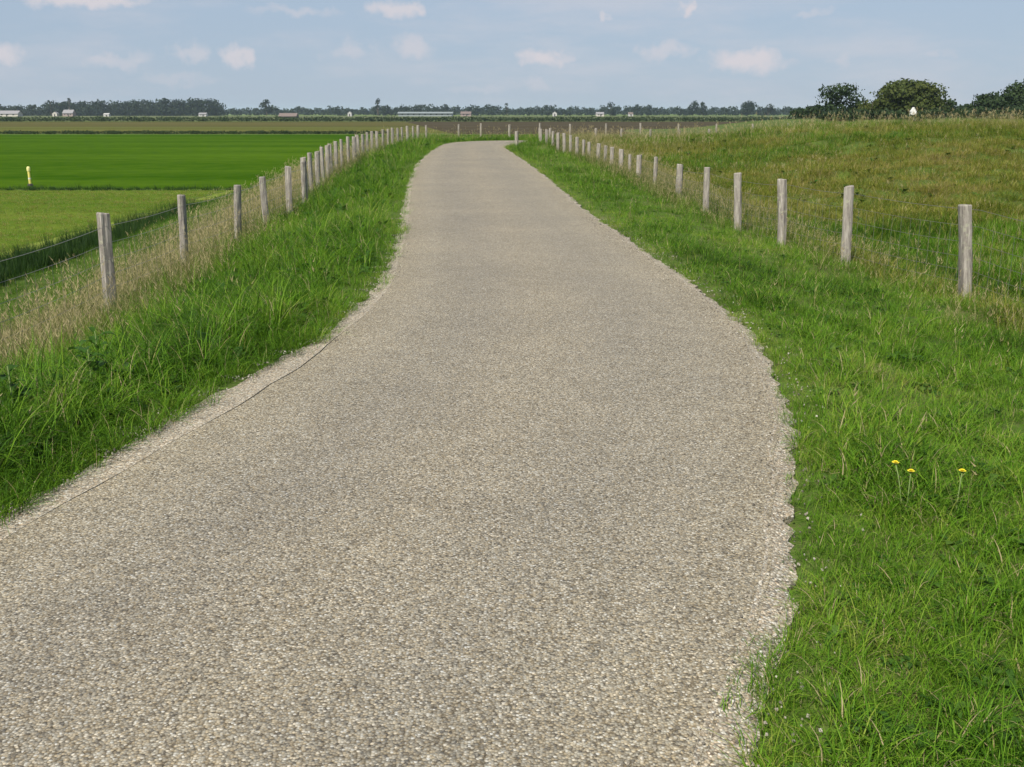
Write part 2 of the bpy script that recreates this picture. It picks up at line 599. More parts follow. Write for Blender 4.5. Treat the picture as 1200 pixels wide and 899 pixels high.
# ------------------------------------------------------------------ fields of the polder
def field(name, poly, z, mat):
    o = mesh_obj(name, [(x, y, z) for x, y in poly], [list(range(len(poly)))], mat)
    return kind(o, "structure")


Zf = FIELD_Z
field("mown_field", [(-420, -20), (-14.3, -20), (-14.3, 56), (-420, 56)], Zf + .012,
      field_material("mown_grass", (.054, .096, .010), (.108, .146, .022), (.04, .45), 4))
field("field_margin", [(-15.6, -20), (-14.2, -20), (-14.2, 56), (-15.2, 56)], Zf + .022,
      field_material("margin_grass", (.14, .19, .03), (.20, .24, .05), (.8, .3), 4))
field("pasture", [(-900, 57), (60, 57), (60, 196), (-900, 196)], Zf + .012,
      field_material("pasture_grass", (.024, .064, .003), (.054, .104, .007), (.012, .085), .5, 1.5))
field("olive_field", [(-1400, 207), (-8, 207), (-8, 290), (-1400, 290)], Zf + .012,
      field_material("olive_crop", (.070, .082, .020), (.11, .105, .035), (.01, .08), 1.0))
field("stubble_field", [(-1800, 294), (-10, 294), (-10, 452), (-1800, 452)], Zf + .012,
      field_material("stubble", (.062, .064, .020), (.098, .086, .034), (.006, .05), .8))
field("ploughed_field", [(-11, 199), (420, 199), (420, 455), (-46, 455)], Zf + .02,
      field_material("ploughed_soil", (.042, .035, .022), (.072, .060, .038), (.01, .12), 1.0))
field("far_field", [(-3000, 480), (3000, 480), (3000, 1120), (-3000, 1120)], Zf + .012,
      field_material("far_crop", (.072, .092, .040), (.12, .13, .065), (.002, .012), .3))
field("horizon_field", [(-6000, 1125), (6000, 1125), (6000, 6000), (-6000, 6000)], Zf + .012,
      field_material("horizon_crop", (.07, .12, .03), (.14, .17, .06), (.001, .006), .2))

# ------------------------------------------------------------------ grass clumps and their scatter
def clump(name, n, hgt, wid, spread, lean, curl, mat, seed, dead=.08, segs=3, seedhead=0.0, tint0=0.0, tint1=1.0):
    r = random.Random(seed)
    vs, fs, tint = [], [], []
    for _ in range(n):
        a = r.uniform(0, 2 * math.pi); d = spread * math.sqrt(r.random())
        bx, by = d * math.cos(a), d * math.sin(a)
        az_ = a + r.gauss(0, .9)
        h = r.uniform(*hgt); w = r.uniform(*wid) * .5
        ln = abs(r.gauss(0, 1)) * lean + .05; cu = r.uniform(.3, 1.0) * curl
        t = r.uniform(tint0, tint1) * .85
        if r.random() < dead:
            t = 1.45
        ux, uy = math.cos(az_), math.sin(az_)
        fa = az_ + math.pi / 2 + r.uniform(-.6, .6)
        sx, sy = math.cos(fa), math.sin(fa)
        p = [bx, by, -.015]; ang = ln
        i0 = len(vs)
        for k in range(segs + 1):
            f = k / segs
            ww = w * (1 - f ** 1.8) if k else w * .8
            if k == segs:
                vs.append(tuple(p)); tint.append(t)
            else:
                vs.append((p[0] - sx * ww, p[1] - sy * ww, p[2])); vs.append((p[0] + sx * ww, p[1] + sy * ww, p[2])); tint += [t, t]
            st = h / segs
            p = [p[0] + ux * math.sin(ang) * st, p[1] + uy * math.sin(ang) * st, p[2] + math.cos(ang) * st]
            ang += cu / segs * (1 + f)
        for k in range(segs - 1):
            b = i0 + 2 * k
            fs.append((b, b + 1, b + 3, b + 2))
        b = i0 + 2 * (segs - 1)
        fs.append((b, b + 1, b + 2))
        if r.random() < seedhead:                       # a loose panicle at the top of the culm
            q = vs[-1]
            for _k in range(4):
                hh = r.uniform(.025, .05); w2 = r.uniform(.0025, .005); a2 = r.uniform(0, 6.28); o2 = r.uniform(-.06, .02)
                c, s = math.cos(a2), math.sin(a2)
                i1 = len(vs)
                vs += [(q[0] - c * w2, q[1] - s * w2, q[2] + o2), (q[0] + c * w2, q[1] + s * w2, q[2] + o2), (q[0] + c * .02, q[1] + s * .02, q[2] + o2 + hh)]
                tint += [1.3] * 3
                fs.append((i1, i1 + 1, i1 + 2))
    o = mesh_obj(name, vs, fs, mat, link=False)
    at = o.data.attributes.new("tint", 'FLOAT', 'POINT')
    at.data.foreach_set("value", tint)
    return o


def leafy(name, n, size, mat, seed, up=.5):
    """a low rosette of broad leaves (clover, plantain, dandelion leaf)."""
    r = random.Random(seed)
    vs, fs, tint = [], [], []
    for _ in range(n):
        a = r.uniform(0, 6.28); L = r.uniform(*size); w = L * r.uniform(.2, .34); el_ = r.uniform(.2, up * 2)
        t = r.random()
        c, s = math.cos(a), math.sin(a)
        i0 = len(vs)
        z = .01
        x = r.uniform(0, .02)
        for f, ww in ((0, .15), (.35, .8), (.7, .9), (1, 0)):
            px_ = x + L * f * math.cos(el_ - f * .8); pz = z + L * f * math.sin(el_ - f * .55)
            for sg in ((-1, 1) if ww else (0,)):
                vs.append((c * px_ - s * sg * w * ww, s * px_ + c * sg * w * ww, pz + (.012 if sg else 0))); tint.append(t)
        fs += [(i0, i0 + 1, i0 + 3, i0 + 2), (i0 + 2, i0 + 3, i0 + 5, i0 + 4), (i0 + 4, i0 + 5, i0 + 6)]
    o = mesh_obj(name, vs, fs, mat, link=False)
    at = o.data.attributes.new("tint", 'FLOAT', 'POINT')
    at.data.foreach_set("value", tint)
    return o


def scatter(name, x, y, z, kinds, idx_, scale, dry, mat, tilt=.15, squash=None):
    """one 'stuff' object: points that carry clumps of blades through geometry nodes."""
    n = len(x)
    me = bpy.data.meshes.new(name)
    me.vertices.add(n)
    me.vertices.foreach_set("co", np.stack([x, y, z], 1).astype(np.float32).ravel())
    rot = np.stack([rng.normal(0, tilt, n), rng.normal(0, tilt, n), rng.uniform(0, 6.283, n)], 1).astype(np.float32)
    sc = np.stack([scale, scale, scale * (squash if squash is not None else rng.uniform(.8, 1.2, n))], 1).astype(np.float32)
    for nm, tp, dat in (("idx", 'INT', np.asarray(idx_, np.int32)), ("dry", 'FLOAT', np.asarray(dry, np.float32))):
        me.attributes.new(nm, tp, 'POINT').data.foreach_set("value", dat)
    for nm, dat in (("rot", rot), ("scl", sc)):
        me.attributes.new(nm, 'FLOAT_VECTOR', 'POINT').data.foreach_set("vector", dat.ravel())
    me.materials.append(mat)
    o = bpy.data.objects.new(name, me)
    COL.objects.link(o)
    kind(o, "stuff")
    src = bpy.data.collections.new(name + "_clumps")
    for i, k in enumerate(kinds):
        k.name = "%s_clump_%02d" % (name, i)
        src.objects.link(k)
    ng = bpy.data.node_groups.new(name, 'GeometryNodeTree')
    ng.interface.new_socket("Geometry", in_out='INPUT', socket_type='NodeSocketGeometry')
    ng.interface.new_socket("Geometry", in_out='OUTPUT', socket_type='NodeSocketGeometry')
    gi = ng.nodes.new("NodeGroupInput"); go = ng.nodes.new("NodeGroupOutput")
    ip = ng.nodes.new("GeometryNodeInstanceOnPoints")
    ci = ng.nodes.new("GeometryNodeCollectionInfo")
    ci.inputs["Collection"].default_value = src
    ci.inputs["Separate Children"].default_value = True
    ci.inputs["Reset Children"].default_value = True
    ip.inputs["Pick Instance"].default_value = True

    def attr(nm, tp):
        a = ng.nodes.new("GeometryNodeInputNamedAttribute")
        a.data_type = tp
        a.inputs["Name"].default_value = nm
        return a.outputs["Attribute"]
    L = ng.links.new
    L(gi.outputs[0], ip.inputs["Points"])
    L(ci.outputs[0], ip.inputs["Instance"])
    L(attr("idx", 'INT'), ip.inputs["Instance Index"])
    L(attr("rot", 'FLOAT_VECTOR'), ip.inputs["Rotation"])
    L(attr("scl", 'FLOAT_VECTOR'), ip.inputs["Scale"])
    L(ip.outputs[0], go.inputs[0])
    md = o.modifiers.new("clumps", 'NODES')
    md.node_group = ng
    return o


def sample(x0, x1, y0, y1, per_m2, wedge=True):
    n = int((x1 - x0) * (y1 - y0) * per_m2)
    x = rng.uniform(x0, x1, n); y = rng.uniform(y0, y1, n)
    if wedge:
        k = np.abs(x) < .56 * np.maximum(y, 0) + 2.2
        x, y = x[k], y[k]
    return x, y


def verge_points(bands, side, emax):
    X, Y, E = [], [], []
    for y0, y1, x0, x1, d in bands:
        x, y = sample(x0, x1, y0, y1, d)
        e, s = road_coords(x, y)
        k = (s == side) & (e > -.08) & (e < emax)
        X.append(x[k]); Y.append(y[k]); E.append(e[k])
    return np.concatenate(X), np.concatenate(Y), np.concatenate(E)


# right verge: shorter, lighter grass
kinds_r = [clump("c", 32, (.05, .13), (.0022, .0042), .08, .85, 1.9, M_GRASS, 1, .03),
           clump("c", 28, (.07, .17), (.0022, .0045), .07, .75, 2.3, M_GRASS, 2, .03, 4),
           clump("c", 36, (.04, .10), (.002, .004), .09, 1.0, 1.6, M_GRASS, 3, .07),
           clump("c", 22, (.12, .25), (.0026, .0052), .07, .7, 2.4, M_GRASS, 4, .05, 5),
           leafy("c", 9, (.035, .065), M_LEAF, 5), leafy("c", 16, (.018, .035), M_LEAF, 6),
           clump("c", 6, (.2, .36), (.002, .0035), .05, .35, .7, M_DRY, 7, .1, 3, .3, .1, .7)]
x, y, e = verge_points([(1.2, 5, -.5, 5.5, 640), (5, 9, 1, 8.5, 330), (9, 16, 1, 7, 120), (16, 30, .2, 6.5, 60), (30, 64, -1.5, 22, 26)], 1, 3.6)
keep = rng.random(len(x)) < np.clip(.10 + (e + .055 + .20 * (fbm(x * 2.6, y * 2.6, 77) - .5)) / .12, 0, 1)
x, y, e = x[keep], y[keep], e[keep]
z = np.where(e < 0, .008, height(x, y, (np.maximum(e, 0), np.ones_like(e))))
pt = fbm(x * .9, y * .9, 21)
ix = rng.choice([0, 1, 2, 3, 4, 5], len(x), p=[.35, .22, .28, .09, .02, .04])
tall = (rng.random(len(x)) < .5 * ss(.55, .72, pt)) | (rng.random(len(x)) < .35 * ss(2.2, 3.2, e))
ix = np.where(tall & (ix < 3), 3, ix)
ix = np.where((e < .12) & (ix > 3), 2, ix)
ix = np.where((rng.random(len(x)) < .004 + .035 * ss(2.4, 3.2, e)) & (y > 3.6), 6, ix)
far = 1 + .9 * ss(10, 45, y)
sc = rng.uniform(.75, 1.2, len(x)) * far * (.65 + .35 * ss(0, .35, e)) * (.62 + .7 * fbm(x * 2.4, y * 2.4, 23, 2))
dry = .10 + .30 * (1 - ss(0, .4, e)) * fbm(x * 2, y * 2, 3) + .36 * (fbm(x * .8, y * .8, 40) - .5) + .40 * (fbm(x * 2.6, y * 2.6, 44, 2) - .5) + .10 * ss(2.2, 3.4, e) - .12 * ss(.6, .75, pt)
scatter("verge_grass", x, y, z, kinds_r, ix, sc, dry, M_GRASS)

# left verge: long lush grass leaning over the road edge
kinds_l = [clump("c", 24, (.16, .32), (.003, .006), .08, .75, 2.1, M_GRASS, 11, .02, 4),
           clump("c", 20, (.22, .42), (.003, .0062), .08, .7, 2.3, M_GRASS, 12, .03, 5),
           clump("c", 26, (.08, .20), (.003, .006), .08, .5, 1.1, M_GRASS, 13, .06),
           clump("c", 16, (.30, .52), (.004, .008), .07, .5, 2.1, M_GRASS, 14, .02, 5),
           leafy("c", 9, (.07, .15), M_LEAF, 15, .7), leafy("c", 8, (.1, .2), M_LEAF, 16, .8),
           clump("c", 8, (.3, .52), (.002, .0035), .06, .3, .7, M_DRY, 17, .15, 4, .5, .1, .8)]
x, y, e = verge_points([(2.0, 5.5, -6, -1.2, 380), (5.5, 9, -6.2, -1, 250), (9, 16, -6.5, -1, 110), (16, 30, -7.5, -1, 52), (30, 72, -8, 22, 24)], -1, 3.1)
keep = rng.random(len(x)) < np.clip(.08 + (e + .07 + .24 * (fbm(x * 2.2, y * 2.2, 78) - .5)) / .15, 0, 1)
x, y, e = x[keep], y[keep], e[keep]
z = np.where(e < 0, .008, height(x, y, (np.maximum(e, 0), -np.ones_like(e))))
pt = fbm(x * .7, y * .7, 22)
ix = rng.choice([0, 1, 2, 3, 4, 5], len(x), p=[.34, .26, .17, .13, .06, .04])
ix = np.where((e < .3) & (ix == 3), 0, ix)
ix = np.where((e < .22) & (ix > 3), 2, ix)
ix = np.where(rng.random(len(x)) < .004 + .16 * ss(2.0, 2.9, e), 6, ix)
far = 1 + .5 * ss(12, 45, y)
sc = rng.uniform(.7, 1.2, len(x)) * far * (.62 + .38 * ss(0, .6, e)) * (.62 + .75 * pt)
dry = .07 + .12 * (1 - ss(0, .25, e)) * fbm(x * 2, y * 2, 3) + .34 * (fbm(x * .6, y * .6, 41) - .5) + .34 * (fbm(x * 2.2, y * 2.2, 45, 2) - .5) + .16 * ss(2.0, 2.9, e) + .04
scatter("long_verge_grass", x, y, z, kinds_l, ix, sc, dry, M_GRASS)

# pale dry grass along both fences and down the left-hand slope
kinds_d = [clump("c", 26, (.26, .50), (.0025, .005), .08, .45, .9, M_DRY, 21, .10, 4, .2, 0, .8),
           clump("c", 22, (.20, .42), (.003, .005), .09, .6, .9, M_DRY, 22, .06, 4, .1, 0, .7),
           clump("c", 14, (.40, .70), (.002, .0035), .06, .28, .6, M_DRY, 23, .2, 4, .6, .2, .9),
           clump("c", 26, (.15, .35), (.003, .006), .09, .5, 1.2, M_GRASS, 24, .2, 3)]
X, Y, E, S = [], [], [], []
for y0, y1, x0, x1, d in [(7, 14, -12, -3.5, 70), (14, 24, -14, -3.5, 52), (24, 40, -17, -3.5, 42), (40, 76, -16, 26, 27)]:
    x, y = sample(x0, x1, y0, y1, d)
    e, s = road_coords(x, y)
    k = (s < 0) & (e > 2.3) & (e < 10.6)
    X.append(x[k]); Y.append(y[k]); E.append(e[k]); S.append(s[k])
for y0, y1, x0, x1, d in [(6, 14, 3, 9, 60), (14, 24, 3, 9, 45), (24, 60, 0, 30, 40)]:
    x, y = sample(x0, x1, y0, y1, d)
    e, s = road_coords(x, y)
    k = (s > 0) & (e > 1.75) & (e < 4.2) & (rng.random(len(x)) < ss(1.75, 2.4, e) * (.35 + .65 * ss(14, 22, y)))
    X.append(x[k]); Y.append(y[k]); E.append(e[k]); S.append(s[k])
x, y, e, s = map(np.concatenate, (X, Y, E, S))
z = height(x, y, (e, s))
ix = rng.choice([0, 1, 2, 3], len(x), p=[.40, .30, .12, .18])
g = ss(3.6, 6.5, e + (fbm(x * .5, y * .5, 50) - .5) * 3) * (s < 0)
ix = np.where(rng.random(len(x)) < g * .85, 3, ix)
ix = np.where((s > 0) & (rng.random(len(x)) < .45 * (1 - .7 * ss(16, 24, y))), 3, ix)
ix = np.where((s < 0) & (e > 7.6), 3, ix)
sc = np.where((s < 0) & (e > 7.6), .62, 1) * rng.uniform(.7, 1.15, len(x)) * (1 + .25 * ss(12, 45, y)) * np.where(s > 0, .8, 1)
dry = .17 + .3 * (fbm(x * .6, y * .6, 42) - .5) - .18 * ss(6, 9, e) - .08 * (s > 0)
scatter("dry_grass", x, y, z, kinds_d, ix, sc, dry, M_DRY)

# rough pasture on the low rise right of the fence
kinds_m = [clump("c", 34, (.11, .25), (.005, .009), .17, 1.0, 2.0, M_ROUGH, 31, .05),
           clump("c", 30, (.16, .30), (.005, .009), .16, .9, 2.4, M_ROUGH, 32, .05),
           clump("c", 36, (.07, .17), (.005, .009), .2, 1.1, 1.8, M_ROUGH, 33, .05),
           clump("c", 10, (.34, .56), (.003, .006), .08, .25, .5, M_DRY, 34, .2, 3, .5, .1, .7),
           clump("c", 30, (.10, .24), (.005, .009), .16, .5, 1.0, M_GRASS, 35, .05), leafy("c", 12, (.05, .11), M_LEAF, 36, .8)]
X, Y = [], []
for y0, y1, x0, x1, d in [(9, 17, 4, 11, 75), (17, 26, 2, 16, 64), (26, 36, 1, 22, 42), (36, 56, 0, 34, 26)]:
    x, y = sample(x0, x1, y0, y1, d); X.append(x); Y.append(y)
x, y = np.concatenate(X), np.concatenate(Y)
e, s = road_coords(x, y)
k = (s > 0) & (e > 2.9)
x, y, e, s = x[k], y[k], e[k], s[k]
z = height(x, y, (e, s))
ix = rng.choice([0, 1, 2, 3, 5], len(x), p=[.40, .22, .35, .008, .022])
crest = ss(41, 45, y + .12 * x)
ix = np.where(rng.random(len(x)) < crest * .10, 3, ix)
lush = (1 - ss(21, 23.5, y + .15 * (x - 8) + 2 * (fbm(x * .4, y * .4, 60) - .5))) * ss(3.8, 5, e)
lush = np.maximum(lush, .6 * ss(.60, .7, fbm(x * .16, y * .16, 62)))
ix = np.where(rng.random(len(x)) < lush * .85, 4, ix)
sc = rng.uniform(.7, 1.3, len(x)) * (.95 + .5 * fbm(x * .5, y * .5, 63)) * (.9 + .2 * ss(22, 46, y))
dry = .07 + .45 * (fbm(x * .8, y * .8, 65) - .5) + .35 * (fbm(x * .22, y * .22, 64) - .5) + .12 * ss(23, 28, y) * (1 - ss(33, 42, y)) + .10 * crest
dry = np.where(ix == 4, dry - .10, dry + .03)
scatter("rough_pasture_grass", x, y, z, kinds_m, ix, sc, dry, M_ROUGH)

# reeds in the ditch at the foot of the bank, and the rough edge of the field ditch
kinds_w = [clump("c", 26, (.5, .95), (.010, .02), .14, .12, .5, M_REED, 41, .03, 4),
           clump("c", 22, (.45, .8), (.010, .018), .16, .2, .7, M_REED, 42, .05, 4),
           clump("c", 18, (.3, .6), (.008, .015), .16, .3, .8, M_REED, 43, .02, 3)]
x, y = sample(-13.9, -12.4, 16, 44, 28)
z = np.full(len(x), FIELD_Z) + .0
sc = rng.uniform(.72, 1.0, len(x)) * (.7 + .35 * fbm(x * .4, y * .4, 71))
scatter("ditch_reeds", x, y, z, kinds_w, rng.integers(0, 3, len(x)), sc, rng.normal(0, .05, len(x)), M_REED, .06)
kinds_e = [clump("c", 30, (.18, .4), (.012, .022), .22, .4, .8, M_REED, 45, .05, 3), clump("c", 30, (.14, .3), (.012, .022), .22, .5, .8, M_GRASS, 46, .1, 3)]
x, y = sample(-46, -5, 55.7, 57.2, 9)
scatter("ditch_grass", x, y, np.full(len(x), FIELD_Z), kinds_e, (rng.random(len(x)) < .25).astype(int), rng.uniform(.5, 1.0, len(x)), rng.normal(0, .05, len(x)), M_REED)
kinds_f = [clump("c", 34, (.05, .12), (.006, .011), .2, .6, .8, M_ROUGH, 51, .15), clump("c", 34, (.04, .10), (.006, .011), .22, .6, .8, M_GRASS, 52, .1)]
x, y = sample(-34, -14.2, 22, 55.5, 14)
scatter("mown_grass", x, y, np.full(len(x), FIELD_Z), kinds_f, (rng.random(len(x)) < .55).astype(int), rng.uniform(.7, 1.2, len(x)),
        .18 + .35 * (fbm(x * .12, y * .5, 72) - .5), M_GRASS)

# ------------------------------------------------------------------ loose chippings at the road edges
def stone(name, seed):
    r = random.Random(seed)
    vs = [(0, 0, .5), (.5, 0, .1), (.1, .5, 0), (-.45, .1, .1), (0, -.5, .05), (0, 0, -.4)]
    vs = [tuple(c * r.uniform(.7, 1.3) for c in v) for v in vs]
    fs = [(0, 1, 2), (0, 2, 3), (0, 3, 4), (0, 4, 1), (5, 2, 1), (5, 3, 2), (5, 4, 3), (5, 1, 4)]
    return mesh_obj(name, vs, fs, M_STONE, link=False)


_m = Mat("chippings", .85, .2)
_i = _m.node("ShaderNodeObjectInfo")
_m.color(_m.ramp(_i.outputs["Random"], [(0, (.08, .072, .06)), (.35, (.18, .16, .125)), (.75, (.28, .25, .20)), (1, (.42, .39, .33))]))
M_STONE = _m.m
X, Y, Z = [], [], []
for P, sg, w in ((rr, -1, .16), (outer, 1, .08)):
    y_ok = np.where((P[:, 1] > 1.5) & (P[:, 1] < 16))[0]
    n = 2000
    k = rng.choice(y_ok, n)
    T = np.gradient(P, axis=0); T /= np.linalg.norm(T, axis=1)[:, None]
    off = sg * rng.normal(.01, w, n)
    j = rng.normal(0, .05, (n, 1))
    q = P[k] + np.stack([-T[k, 1], T[k, 0]], 1) * off[:, None] + T[k] * j
    e, s = road_coords(q[:, 0], q[:, 1])
    X.append(q[:, 0]); Y.append(q[:, 1]); Z.append(np.where(off * sg < 0, .018, np.maximum(height(q[:, 0], q[:, 1], (e, s)), -.01) + .012))
x, y, z = map(np.concatenate, (X, Y, Z))
scatter("loose_chippings", x, y, z, [stone("c", i) for i in range(4)], rng.integers(0, 4, len(x)), rng.uniform(.006, .017, len(x)), np.zeros(len(x)), M_STONE, .6)

# ------------------------------------------------------------------ fences: posts, strands and netting
def post_mesh(seed, h, r0):
    r = random.Random(seed)
    n, rings = 12, 9
    vs, fs = [], []
    ph = [r.uniform(0, 6.28) for _ in range(5)]
    zs = [-.45 + (h + .45) * k / (rings - 1) for k in range(rings)]
    bend = (r.uniform(-.012, .012), r.uniform(-.012, .012))
    for k, z_ in enumerate(zs):
        for i in range(n):
            a = 2 * math.pi * i / n
            rad = r0 * (1 + .10 * math.sin(2 * a + ph[0]) + .06 * math.sin(3 * a + ph[1] + z_ * 1.5) + .05 * math.sin(5 * a + ph[2]) + r.uniform(-.055, .055))
            if i in (3, 8):
                rad *= .84                      # a drying split down the post
            vs.append((rad * math.cos(a) + bend[0] * math.sin(z_ * 2.4), rad * math.sin(a) + bend[1] * math.sin(z_ * 2.4 + 1), z_))
    t0 = len(vs)
    for i in range(n):                           # slightly chamfered, uneven sawn top
        v = vs[(rings - 1) * n + i]
        vs.append((v[0] * .86, v[1] * .86, h + .012 + .02 * (v[0] / r0) * r.uniform(.2, .5)))
    vs.append((0, 0, h + .010))
    for k in range(rings):
        for i in range(n):
            j = (i + 1) % n
            fs.append((k * n + i, k * n + j, (k + 1) * n + j, (k + 1) * n + i))
    for i in range(n):
        fs.append((t0 + i, t0 + (i + 1) % n, len(vs) - 1))
    o = mesh_obj("fence_post", vs, fs, M_WOOD, link=False)
    return o.data


M_WIRE = Mat("galvanised_wire", .5, .5)
M_WIRE.color((.22, .21, .19)); M_WIRE.b.inputs["Metallic"].default_value = .6
M_WIRE = M_WIRE.m
POSTS = [post_mesh(100 + i, 1.18 + .02 * (i % 3), .062 + .004 * (i % 4)) for i in range(8)]


def tube(vs, fs, P, r, n=4):
    i0 = len(vs)
    for k, p in enumerate(P):
        p = Vector(p)
        d = (Vector(P[min(k + 1, len(P) - 1)]) - Vector(P[max(k - 1, 0)])).normalized()
        u = d.cross(Vector((0, 0, 1)))
        u = u.normalized() if u.length > 1e-4 else Vector((1, 0, 0))
        w = d.cross(u)
        for j in range(n):
            a = 2 * math.pi * j / n
            vs.append(tuple(p + u * (r * math.cos(a)) + w * (r * math.sin(a))))
        if k:
            for j in range(n):
                j2 = (j + 1) % n
                fs.append((i0 + (k - 1) * n + j, i0 + (k - 1) * n + j2, i0 + k * n + j2, i0 + k * n + j))


def fence(label, pts, tops, r_scale=1.0, near_mesh=True, lean=.018, tilt={}):
    """pts: (x, y) of every post; tops: z of every post top."""
    root = tag(empty("wire_fence", (pts[0][0], pts[0][1], tops[0] - 1.2)), label, "fence", "stock fences along the road")
    o0 = root.location.copy()
    top = []
    for i, ((x, y), t) in enumerate(zip(pts, tops)):
        r = random.Random(int(x * 1000) * 31 + int(y * 1000))
        me = POSTS[r.randrange(8)]
        p = bpy.data.objects.new("fence_post", me)
        COL.objects.link(p)
        p.parent = root
        p.location = (x - o0.x, y - o0.y, t - 1.2 - o0.z)
        lx, ly = r.gauss(0, lean), r.gauss(0, lean)
        if i in tilt:
            lx, ly = 0.0, tilt[i]
        p.rotation_euler = (Matrix.Rotation(lx, 3, 'X') @ Matrix.Rotation(ly, 3, 'Y') @ Matrix.Rotation(r.uniform(0, 6.28), 3, 'Z')).to_euler()
        s = r.uniform(.82, 1.0) * r_scale
        p.scale = (s, s, r.uniform(.97, 1.03))
        top.append(Vector((x - o0.x, y - o0.y, t - o0.z)))
    for k, dz in enumerate((-.10, -.28, -.46, -.62, -.77, -.90)):
        vs, fs = [], []
        P = []
        for a, b in zip(top[:-1], top[1:]):
            for t in (0, .25, .5, .75):
                q = a.lerp(b, t)
                P.append((q.x + .055, q.y, q.z + dz - .02 * math.sin(t * math.pi)))
        q = top[-1]
        P.append((q.x + .055, q.y, q.z + dz))
        tube(vs, fs, P, .0024 if k else .003, 3)
        mesh_obj("wire", vs, fs, M_WIRE, root)
    vs, fs = [], []
    for a, b in zip(top[:-1], top[1:]):
        L = (b - a).length
        n = max(1, int(L / .17))
        for j in range(n):
            q = a.lerp(b, (j + .5) / n)
            sg = .02 * math.sin((j + .5) / n * math.pi)
            tube(vs, fs, [(q.x + .055, q.y, q.z - .28 - sg), (q.x + .055 + .002, q.y, q.z - .90 - sg)], .0018, 3)
    kind(mesh_obj("netting", vs, fs, M_WIRE, root), "stuff")
    return root


def walk(poly, first, spacing, jitter=.12):
    P = resample(poly, step=.05)
    s = np.r_[0, np.cumsum(np.linalg.norm(np.diff(P, axis=0), axis=1))]
    q = []
    d = first
    r = random.Random(int(first * 77) + len(poly))
    while d < s[-1]:
        q.append((float(np.interp(d, s, P[:, 0])), float(np.interp(d, s, P[:, 1])))); d += spacing + r.uniform(-jitter, jitter)
    return q


lp = [(-4.75, 6.2), (-4.54, 8.7), (-4.46, 11.2), (-4.48, 14.0), (-4.32, 16.1), (-4.33, 18.2), (-4.35, 20.2)]
lp += walk([(-4.45, 22.2), (-4.8, 24.5), (-5.1, 28), (-5.6, 33), (-5.75, 38), (-5.95, 44), (-5.85, 49), (-5.6, 55), (-5.2, 59.5), (-4.5, 62)], 0, 1.6)
lt = [float(np.interp(y, [6, 11, 18, 30, 62], [.44, .47, .53, .66, .90])) + random.Random(i).uniform(-.03, .03) for i, (x, y) in enumerate(lp)]
fence("grey weathered post and wire fence on the left bank above the green field", lp, lt)

rp = [(5.9, 6.9), (5.45, 9.0), (5.02, 11.2), (4.42, 13.5), (4.03, 15.3), (3.8, 17.3), (3.75, 20.0), (3.65, 22.9), (3.6, 26.2)]
rp += walk([(3.5, 28.6), (3.3, 31.2), (3.05, 35), (2.65, 39), (2.2, 43), (1.75, 46.5), (1.35, 49.2), (1.45, 51.2), (2.3, 52.6), (4.2, 53.6), (7.4, 54.4), (15, 55.4), (30, 56.8)], 0, 1.5)
rt = [float(np.interp(y, [9, 11, 14, 17, 20, 23, 28, 33, 44, 51, 55], [.58, .645, .66, .61, .53, .49, .45, .47, .72, .86, .70])) + random.Random(i + 50).uniform(-.025, .025) for i, (x, y) in enumerate(rp)]
fence("grey weathered post and wire fence on the right between verge and rough pasture", rp, rt, tilt={2: -.105, 3: -.035, 4: -.06, 5: -.05})

op = [(-3.3, 65.3), (-1.95, 65.5), (-.15, 65.7), (1.75, 65.9), (3.65, 66.1), (5.9, 66.2), (8.1, 66.3), (10.5, 66.4), (12.9, 66.5), (15.2, 66.6), (17.4, 66.7), (19.6, 66.8)]
ot = [.88 + random.Random(i + 90).uniform(-.03, .03) for i in range(len(op))]
fence("short far fence standing across the end of the road beyond its bend", op, ot, 1.0)

bol = mesh_obj("marker_post", [], [], M_WOOD)
bol.data = POSTS[2]
bol.location = (.22, 49.5, -.32)
bol.scale = (1.15, 1.15, .85)
tag(bol, "short pale wooden post standing alone in the grass on the inside of the bend", "post")

# ------------------------------------------------------------------ yellow marker post out in the field
M_YEL = plain("faded_yellow_paint", (.55, .48, .12), .6)
M_WHT = plain("white_paint", (.62, .61, .57), .7)
M_CAP = plain("pale_yellow_cap", (.62, .58, .22), .6)
M_DK = plain("dark_metal", (.05, .045, .04), .6)


def ring_tube(name, prof, n, mat, parent, loc=(0, 0, 0)):
    vs, fs = [], []
    for r_, z_ in prof:
        for i in range(n):
            a = 2 * math.pi * i / n
            vs.append((loc[0] + r_ * math.cos(a), loc[1] + r_ * math.sin(a), loc[2] + z_))
    for k in range(len(prof) - 1):
        for i in range(n):
            j = (i + 1) % n
            fs.append((k * n + i, k * n + j, (k + 1) * n + j, (k + 1) * n + i))
    fs.append(tuple(range(n))[::-1]); fs.append(tuple((len(prof) - 1) * n + i for i in range(n)))
    return mesh_obj(name, vs, fs, mat, parent, smooth=False)


mk = tag(empty("field_marker", (-27.4, 59.2, FIELD_Z)), "slim yellow and white marker post standing at the field ditch", "marker")
ring_tube("pole", [(.075, 0), (.07, .85), (.065, .86)], 10, M_YEL, mk)
ring_tube("cap", [(.085, .84), (.10, .88), (.10, 1.02), (.07, 1.09), (.02, 1.11)], 10, M_CAP, mk)
ring_tube("band", [(.079, .40), (.079, .48)], 10, M_WHT, mk)
ring_tube("collar", [(.16, -.02), (.15, .12), (.08, .16)], 10, M_DK, mk)

# ------------------------------------------------------------------ yellow flowers in the right verge
M_PETAL = plain("yellow_petal", (.75, .62, .03), .5)
M_STEM = plain("flower_stem", (.16, .22, .07), .6)


